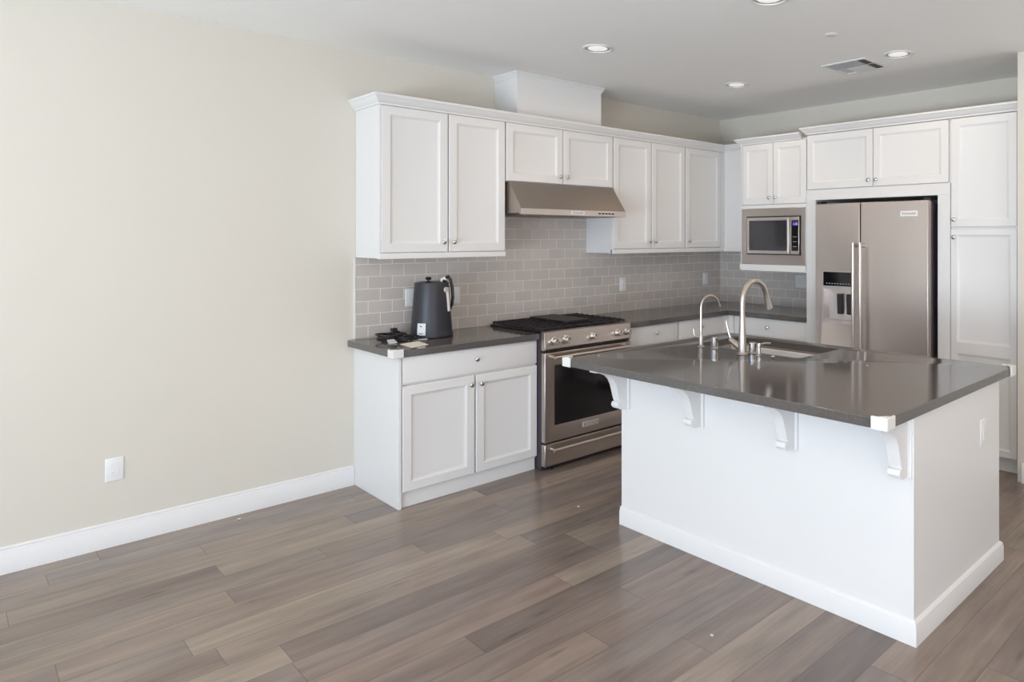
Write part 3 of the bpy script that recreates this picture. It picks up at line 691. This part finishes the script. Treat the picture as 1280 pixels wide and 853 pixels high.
# faucet
FX, FY = -2.371, -2.146
t = thing('kitchen_faucet', 'tall brushed nickel gooseneck faucet with pull-down head', 'faucet', (FX, FY, ZC1))
b = M().lathe([(0.030, 0.0005), (0.030, 0.006), (0.025, 0.010), (0.0235, 0.05), (0.0205, 0.10), (0.0165, 0.17), (0.0150, 0.22)], (FX, FY, ZC1), 'z', 28)
b.build('body', NICKEL, t)
pts = [(FX, FY, ZC1+0.2205)]
R_ = 0.112
pts += [(FX, FY, 1.185)]
for i in range(0, 17):
    a = PI-math.radians(165)*i/16; pts.append((FX+R_+R_*math.cos(a), FY, 1.20+R_*math.sin(a)))
M().tube(pts, 0.0145, 18).build('spout', NICKEL, t)
pe = Vector(pts[-1]); dv = (Vector(pts[-1])-Vector(pts[-2])).normalized()
M().tube([pe+dv*0.0005, pe+dv*0.012, pe+dv*0.03, pe+dv*0.085, pe+dv*0.09], [0.0155, 0.0160, 0.0165, 0.0225, 0.019], 20).build('spray_head', NICKEL, t)
bq = M().box(0, 0.004, 0, 0, 0, 0) if False else None
hd = M().tube([(FX, FY+0.015, ZC1+0.035), (FX-0.003, FY+0.05, ZC1+0.055), (FX-0.006, FY+0.083, ZC1+0.074)], [0.021, 0.018, 0.013], 18).build('handle_hub', NICKEL, t)
M().tube([(FX-0.006, FY+0.080, ZC1+0.078), (FX-0.010, FY+0.088, ZC1+0.11), (FX-0.012, FY+0.104, ZC1+0.165), (FX-0.012, FY+0.108, ZC1+0.18)], [0.0065, 0.0075, 0.0095, 0.006], 14).build('lever', NICKEL, t)
# filtered-water faucet
GX, GY = -2.338, -1.812
t = thing('filter_faucet', 'small slim gooseneck water faucet at the far end of the island sink', 'faucet', (GX, GY, ZC1))
M().lathe([(0.022, 0.0005), (0.022, 0.005), (0.013, 0.010), (0.0115, 0.06), (0.0085, 0.075)], (GX, GY, ZC1), 'z', 24).build('body', NICKEL, t)
pts = [(GX, GY, ZC1+0.0755), (GX, GY, 1.145)]; r_ = 0.068
for i in range(1, 15):
    a = PI-math.radians(158)*i/14; pts.append((GX+(r_+r_*math.cos(a))*0.95, GY-(r_+r_*math.cos(a))*0.2, 1.145+r_*math.sin(a)))
pe = Vector(pts[-1]); dv = (Vector(pts[-1])-Vector(pts[-2])).normalized(); pts.append(pe+dv*0.03)
M().tube(pts, 0.0075, 14).build('spout', NICKEL, t)
M().tube([(GX-0.004, GY+0.006, ZC1+0.055), (GX-0.012, GY+0.035, ZC1+0.060), (GX-0.014, GY+0.042, ZC1+0.075), (GX-0.014, GY+0.046, ZC1+0.105)], [0.006, 0.0055, 0.005, 0.006], 12).build('lever', NICKEL, t)
def cap_cyl(name, label, cat, x, y, r, h, top=True):
    t = thing(name, label, cat, (x, y, ZC1), group='small fittings behind the island sink')
    M().lathe([(r*1.35, 0.0005), (r*1.35, 0.004), (r*1.05, 0.007), (r*1.05, 0.0075)], (x, y, ZC1), 'z', 24).build('flange', CHROME, t)
    M().lathe([(r, 0.0077), (r, h-0.003), (r-0.003, h), (0, h)], (x, y, ZC1), 'z', 24).build('cap', CHROME, t)
    return t
cap_cyl('air_gap', 'short shiny cylinder cap standing between the two island faucets', 'sink fitting', -2.325, -1.905, 0.019, 0.066)
cap_cyl('air_gap', 'short shiny cylinder cap tucked right behind the tall island faucet', 'sink fitting', -2.308, -2.168, 0.022, 0.060)
t = thing('soap_dispenser', 'slim chrome soap dispenser with short nozzle right of the tall faucet', 'soap dispenser', (-2.352, -2.245, ZC1))
M().lathe([(0.017, 0.0005), (0.017, 0.004), (0.011, 0.007), (0.010, 0.046), (0.013, 0.048), (0.013, 0.066), (0.010, 0.069), (0, 0.069)], (-2.352, -2.245, ZC1), 'z', 20).build('pump', CHROME, t)
M().tube([(-2.345, -2.246, ZC1+0.061), (-2.31, -2.250, ZC1+0.064), (-2.262, -2.256, ZC1+0.060)], [0.0055, 0.005, 0.0045], 12).build('nozzle', CHROME, t)

# ------------------------------------------------------------------ foam corner guards
def guard(x, y, sx, sy, label, L=0.055):
    """soft white corner guard clipped round a counter corner; (sx, sy) = outward directions"""
    e = 0.011; z0, z1 = ZC0-0.001, ZC1+0.008
    P = [(x+sx*e, y+sy*e), (x+sx*e, y-sy*L), (x+sx*0.0006, y-sy*L), (x+sx*0.0006, y+sy*0.0006), (x-sx*L, y+sy*0.0006), (x-sx*L, y+sy*e)]
    b = M().prism(P, 'z', z0, z1)
    o = b.build('corner_guard', FOAM, bevel=0.005)
    b = M(); b.prism([(x+sx*0.0006, y+sy*0.0006), (x-sx*0.035, y+sy*0.0006), (x+sx*0.0006, y-sy*0.035)], 'z', ZC1+0.0005, ZC1+0.008)
    bm = bmesh.new(); bm.from_mesh(o.data); off = Vector(ORI[o.name][0])
    vs = {}
    for v in b.b.verts: vs[v] = bm.verts.new(v.co-off)
    bmesh.ops.recalc_face_normals(b.b, faces=b.b.faces)
    for f in b.b.faces: bm.faces.new([vs[v] for v in f.verts])
    bm.to_mesh(o.data); bm.free(); b.b.free()
    tag(o, label, 'corner guard', 'white foam corner guards')
guard(-3.636, -0.645, -1, -1, 'white foam corner guard on the counter corner below the kettle')
guard(-3.116, -3.373, -1, -1, 'white foam guard on the nearest corner of the island countertop')
guard(-3.116, -1.531, -1, 1, 'white foam guard on the island corner in front of the oven door')
guard(-1.754, -3.373, 1, -1, 'white foam guard on the island corner near the pantry')

# ------------------------------------------------------------------ kettle and its bits
KX, KY = -3.186, -0.209
rv = Vector((0.889, -0.457, 0)); cv = Vector((-0.457, -0.889, 0)); K0 = Vector((KX, KY, ZC1))
t = thing('electric_kettle', 'tall tapered matte black kettle on the counter left of the range', 'kettle', (KX, KY, ZC1))
M().lathe([(0.125, 0.0008), (0.134, 0.004), (0.134, 0.020), (0.129, 0.032), (0.1275, 0.05), (0.120, 0.15), (0.113, 0.25), (0.106, 0.345), (0.104, 0.352), (0.099, 0.352), (0.099, 0.345), (0, 0.345)], (KX, KY, ZC1), 'z', 48).build('body', MATTEB, t)
ldp = M().lathe([(0.096, 0.3455), (0.094, 0.354), (0.070, 0.360), (0.02, 0.362), (0, 0.362)], (KX, KY, ZC1), 'z', 40).build('lid', BLACK, t)
kc = K0-rv*0.02+cv*0.03
M().lathe([(0.007, 0.3615), (0.007, 0.368), (0.018, 0.373), (0.020, 0.381), (0.014, 0.389), (0, 0.390)], (kc.x, kc.y, ZC1), 'z', 20).build('lid_knob', BLACK, ldp)
# handle: flat strap arching from the rim down the right hand side
def P3(r, c, z): return K0+rv*r+cv*c+Vector((0, 0, z))
hp = [P3(0.075, -0.02, 0.345), P3(0.088, -0.015, 0.378), P3(0.102, -0.01, 0.388), P3(0.117, -0.005, 0.365), P3(0.128, 0, 0.31), P3(0.131, 0, 0.25), P3(0.126, 0, 0.20), P3(0.114, 0, 0.175)]
M().tube(hp, [0.011, 0.012, 0.011, 0.010, 0.010, 0.010, 0.009, 0.008], 14).build('handle', BLACK, t)
M().tube([P3(0.060, 0.03, 0.352), P3(0.062, 0.035, 0.372), P3(0.078, 0.03, 0.380), P3(0.088, 0.03, 0.366)], [0.008, 0.010, 0.010, 0.007], 12).build('latch', PLAST, t, label='white lid latch')
# pale lever with a round boss on the flank
def on_side(ang, z, extra):
    rr = 0.1275-(z-0.05)*0.073+extra
    d = rv*math.cos(ang)+cv*math.sin(ang); return K0+d*rr+Vector((0, 0, z))
a_ = math.radians(38)
b = M().tube([on_side(a_, 0.305, -0.003), on_side(a_, 0.305, 0.012)], 0.018, 20)
b.tube([on_side(a_-0.06, 0.29, 0.006), on_side(a_-0.09, 0.25, 0.006), on_side(a_-0.10, 0.195, 0.006), on_side(a_-0.10, 0.165, 0.005)], [0.010, 0.0095, 0.0095, 0.008], 12)
b.build('side_lever', PALE, t, label='pale lever with round boss')
# sticker near the foot
b = M(); n = 6; A0 = math.radians(128); A1 = math.radians(105)
g = [[on_side(A0+(A1-A0)*i/n, z, ex) for i in range(n+1)] for z in (0.022, 0.098) for ex in (0.0105, 0.012)]
vv = [[b.b.verts.new(p) for p in row] for row in g]
for i in range(n):
    b.b.faces.new((vv[1][i], vv[1][i+1], vv[3][i+1], vv[3][i])); b.b.faces.new((vv[0][i], vv[2][i], vv[2][i+1], vv[0][i+1]))
    b.b.faces.new((vv[0][i], vv[0][i+1], vv[1][i+1], vv[1][i])); b.b.faces.new((vv[2][i], vv[3][i], vv[3][i+1], vv[2][i+1]))
for i in (0, n): b.b.faces.new((vv[0][i], vv[1][i], vv[3][i], vv[2][i]))
st = b.build('hang_tag', TAG, t, label='pale printed tag near the foot')
am = (A0+A1)/2
b = M(); 
b.tube([on_side(am+0.07, 0.082, 0.0124), on_side(am-0.02, 0.076, 0.0124)], 0.003, 8)
b.build('print', INK, st); b = M(); b.tube([on_side(am+0.09, 0.034, 0.0124), on_side(am-0.05, 0.033, 0.0124)], 0.0018, 8)
b.build('print', INK, st)

# power cord, coiled beside the kettle
random.seed(3); cc = Vector((-3.428, -0.125, ZC1+0.0052)); pts = []
for i in range(150):
    a = i*2*PI/36; k = 0.060+0.010*math.sin(i*0.11)+0.006*(i/150)
    c0 = cc+Vector((0.022*math.sin(i*0.033), 0.028*math.cos(i*0.027)-0.02, 0))
    pts.append(c0+Vector((k*1.1*math.cos(a), k*1.1*math.sin(a), 0.0085*(i//36)+0.004*math.sin(a*1.5)+0.004)))
e = pts[-1]
for tt in [0.25, 0.5, 0.75, 1.0]: pts.append(e.lerp(Vector((KX-0.135, KY-0.05, ZC1+0.012)), tt)+Vector((0, -0.03*math.sin(tt*PI), 0)))
t = thing('power_cord', 'coiled black power cord on the counter left of the kettle', 'cord', (-3.428, -0.125, ZC1))
M().tube(pts, 0.0052, 8).build('cable', RUBBER, t)
b = M().box(-3.42, -3.385, -0.150, -0.120, ZC1+0.044, ZC1+0.066); b.box(-3.398, -3.394, -0.168, -0.150, ZC1+0.052, ZC1+0.060); b.box(-3.412, -3.408, -0.168, -0.150, ZC1+0.052, ZC1+0.060)
b.build('plug', RUBBER, t, bevel=0.003)
pts = []
for i in range(60):
    a = i*2*PI/20; k = 0.045+0.010*math.sin(i*0.35)
    pts.append(Vector((-3.405+0.02*math.sin(i*0.06), -0.300, ZC1+0.012))+Vector((k*1.3*math.cos(a), k*0.9*math.sin(a), 0.006*(i//20)+0.004*math.sin(a*2))))
tag(M().tube(pts, 0.0042, 8).build('accessory_cable', RUBBER), 'thin tangled black cable in front of the kettle foot', 'cable')
def sheet(name, pts, m, lift, label, cat, curl=0.0, th=0.0008):
    b = M(); n = 6
    a, b_, c, d = [Vector((*p, 0)) for p in pts]; g = []
    for i in range(n+1):
        row = []
        for j in range(n+1):
            u, v = i/n, j/n; p = (a*(1-u)+b_*u)*(1-v)+(d*(1-u)+c*u)*v
            row.append(b.b.verts.new((p.x, p.y, ZC1+lift+curl*(u*u*0.7+v*v*0.3))))
        g.append(row)
    for i in range(n):
        for j in range(n): b.b.faces.new((g[i][j], g[i+1][j], g[i+1][j+1], g[i][j+1]))
    o = b.build(name, m); md = o.modifiers.new('solid', 'SOLIDIFY'); md.thickness = th; md.offset = 1
    return tag(o, label, cat)
sheet('paper_leaflet', [(-3.504, -0.590), (-3.500, -0.425), (-3.37, -0.400), (-3.385, -0.560)], PAPER, 0.0006, 'cream paper leaflet on the counter edge in front of the kettle', 'paper', 0.004, 0.002)
sheet('plastic_packet', [(-3.53, -0.345), (-3.50, -0.255), (-3.465, -0.275), (-3.485, -0.365)], TAG, 0.0006, 'small crumpled grey packet between cord coil and leaflet', 'packet', 0.012, 0.005)
# pale strip at kettle foot
sheet('paper_strip', [(-3.37, -0.318), (-3.355, -0.298), (-3.285, -0.345), (-3.29, -0.358)], TAG, 0.001, 'narrow pale paper strip lying against the kettle foot', 'paper', 0.006)

# ------------------------------------------------------------------ little bits of debris
def crumb(x, y, z, r, label):
    b = M(); bmesh.ops.create_icosphere(b.b, subdivisions=1, radius=r)
    for v in b.b.verts: v.co = Vector((v.co.x*random.uniform(0.8, 1.5), v.co.y*random.uniform(0.8, 1.4), v.co.z*0.45))
    mz = min(v.co.z for v in b.b.verts)
    for v in b.b.verts: v.co += Vector((x, y, z-mz+0.0003))
    tag(b.build('paper_scrap', FOAM), label, 'scrap', 'tiny white scraps')
crumb(-4.25, -0.099, 0, 0.009, 'tiny white scrap on the floor beside the long baseboard')
crumb(-2.87, -1.336, 0, 0.006, 'tiny white scrap on the floor left of the island')
crumb(-3.334, -2.75, 0, 0.006, 'tiny white scrap on the floor before the island front')
crumb(-2.335, -2.328, ZC1, 0.011, 'white scrap on the island top right of the soap dispenser')
crumb(-2.23, -2.827, ZC1, 0.006, 'tiny white speck on the island top right of the sink')
crumb(-2.942, -1.60, ZC1, 0.006, 'tiny white speck on the island top near its far corner')

# ------------------------------------------------------------------ ceiling fittings
def downlight(x, y, label):
    t = thing('recessed_light', label, 'ceiling light', (x, y, H), group='recessed ceiling lights')
    M().lathe([(0.096, -0.0005), (0.096, -0.004), (0.090, -0.008), (0.082, -0.0078), (0.080, -0.0035), (0.080, -0.0005)], (x, y, H), 'z', 40).build('trim_ring', PLAST, t)
    M().lathe([(0.0795, -0.0006), (0.0795, -0.0030), (0.061, -0.0020), (0.061, -0.0006)], (x, y, H), 'z', 40).build('baffle', BAFFLE, t)
    M().lathe([(0.0605, -0.0006), (0.0605, -0.003), (0.05, -0.0045), (0, -0.005)], (x, y, H), 'z', 40).build('lens', LENS, t)
    return t
d0 = downlight(-2.588, -1.172, 'recessed round ceiling light above the range end of the island')
def lamp(x, y):
    if LAMP_W <= 0: return
    l = bpy.data.lights.new('recessed_lamp', 'AREA'); l.shape = 'DISK'; l.size = 0.10; l.energy = LAMP_W; l.color = LAMP_C
    o = bpy.data.objects.new('recessed_lamp', l); C.objects.link(o); o.location = (x, y, H-0.008)
for x_ in (-1.19, -2.6, -4.0, -5.4, -6.8):
    for y_ in (-1.17, -2.49, -3.9, -5.4):
        if x_ > -3 or y_ < -2: lamp(x_, y_)  # besides the seen fittings, unseen lamps are added to brighten the room
for x_ in (-1.19, -2.6, -4.0, -5.4, -6.8):
    for y_ in (-2.49, -3.9, -5.4):
        if x_ < -3 or y_ < -3: dup(d0, (x_, y_, H), 'added recessed round ceiling light outside the frame, helping to light the room')  # unseen fittings added to go with the extra lamps
dup(d0, (-1.190, -1.163, H), 'recessed round ceiling light nearest the kitchen corner')
dup(d0, (-1.193, -2.492, H), 'recessed round ceiling light right of the air vent')
dup(d0, (-2.605, -2.495, H), 'recessed round ceiling light cut by the top edge of the photo')
tag(M().lathe([(0.036, -0.0005), (0.036, -0.004), (0.030, -0.007), (0, -0.008)], (-1.861, -2.401, H), 'z', 32).build('sprinkler_cover', PLAST), 'small flat white disc on the ceiling above the sink side', 'sprinkler cover')
vx0, vx1, vy0, vy1 = -1.270, -0.925, -2.300, -1.965
t = thing('air_vent', 'square white ceiling air vent with louvred quarters', 'vent', ((vx0+vx1)/2, (vy0+vy1)/2, H))
b = M(); e = 0.022
b.box(vx0, vx1, vy0, vy0+e, H-0.008, H-0.0005); b.box(vx0, vx1, vy1-e, vy1, H-0.008, H-0.0005); b.box(vx0, vx0+e, vy0+e, vy1-e, H-0.008, H-0.0005); b.box(vx1-e, vx1, vy0+e, vy1-e, H-0.008, H-0.0005)
mx, my = (vx0+vx1)/2, (vy0+vy1)/2
b.build('frame', PLAST, t, bevel=0.002)
M().box(vx0+e, vx1-e, vy0+e, vy1-e, H-0.0025, H-0.0005).build('backing', VENTG, t)
# louvres: fields whose blades run along y (throw sideways) and one field along x
b = M()
def louv(b, x0, x1, y0, y1, along, n, s):
    for i in range(n):
        if along == 'y':
            q = x0+(x1-x0)*(i+0.5)/n; b.prism([(q-0.006, H-0.0105), (q-0.0045, H-0.0105), (q-0.0045+s*0.008, H-0.003), (q-0.006+s*0.008, H-0.003)], 'y', y0, y1)
        else:
            q = y0+(y1-y0)*(i+0.5)/n; b.prism([(q-0.006, H-0.0105), (q-0.0045, H-0.0105), (q-0.0045+s*0.008, H-0.003), (q-0.006+s*0.008, H-0.003)], 'x', x0, x1)
louv(b, vx0+e, mx, vy0+0.09, vy1-e, 'y', 9, 1); b.build('louvres', VENTG, t)
b = M(); louv(b, mx+0.002, vx1-e-0.002, vy0+0.09, vy1-0.11, 'x', 9, -1)
b.box(mx-0.01, vx1-e-0.002, vy0+0.080, vy1-0.11, H-0.0108, H-0.0128); b.build('deflector_plate', PLAST, t)
b = M(); b.box(vx0+e+0.002, mx-0.012, vy0+e+0.002, vy0+0.078, H-0.0045, H-0.0026); b.box(mx+0.012, vx1-e-0.002, vy0+e+0.002, vy0+0.078, H-0.0045, H-0.0026)
b.build('open_slots', VENTD, t, label='dark open slots')
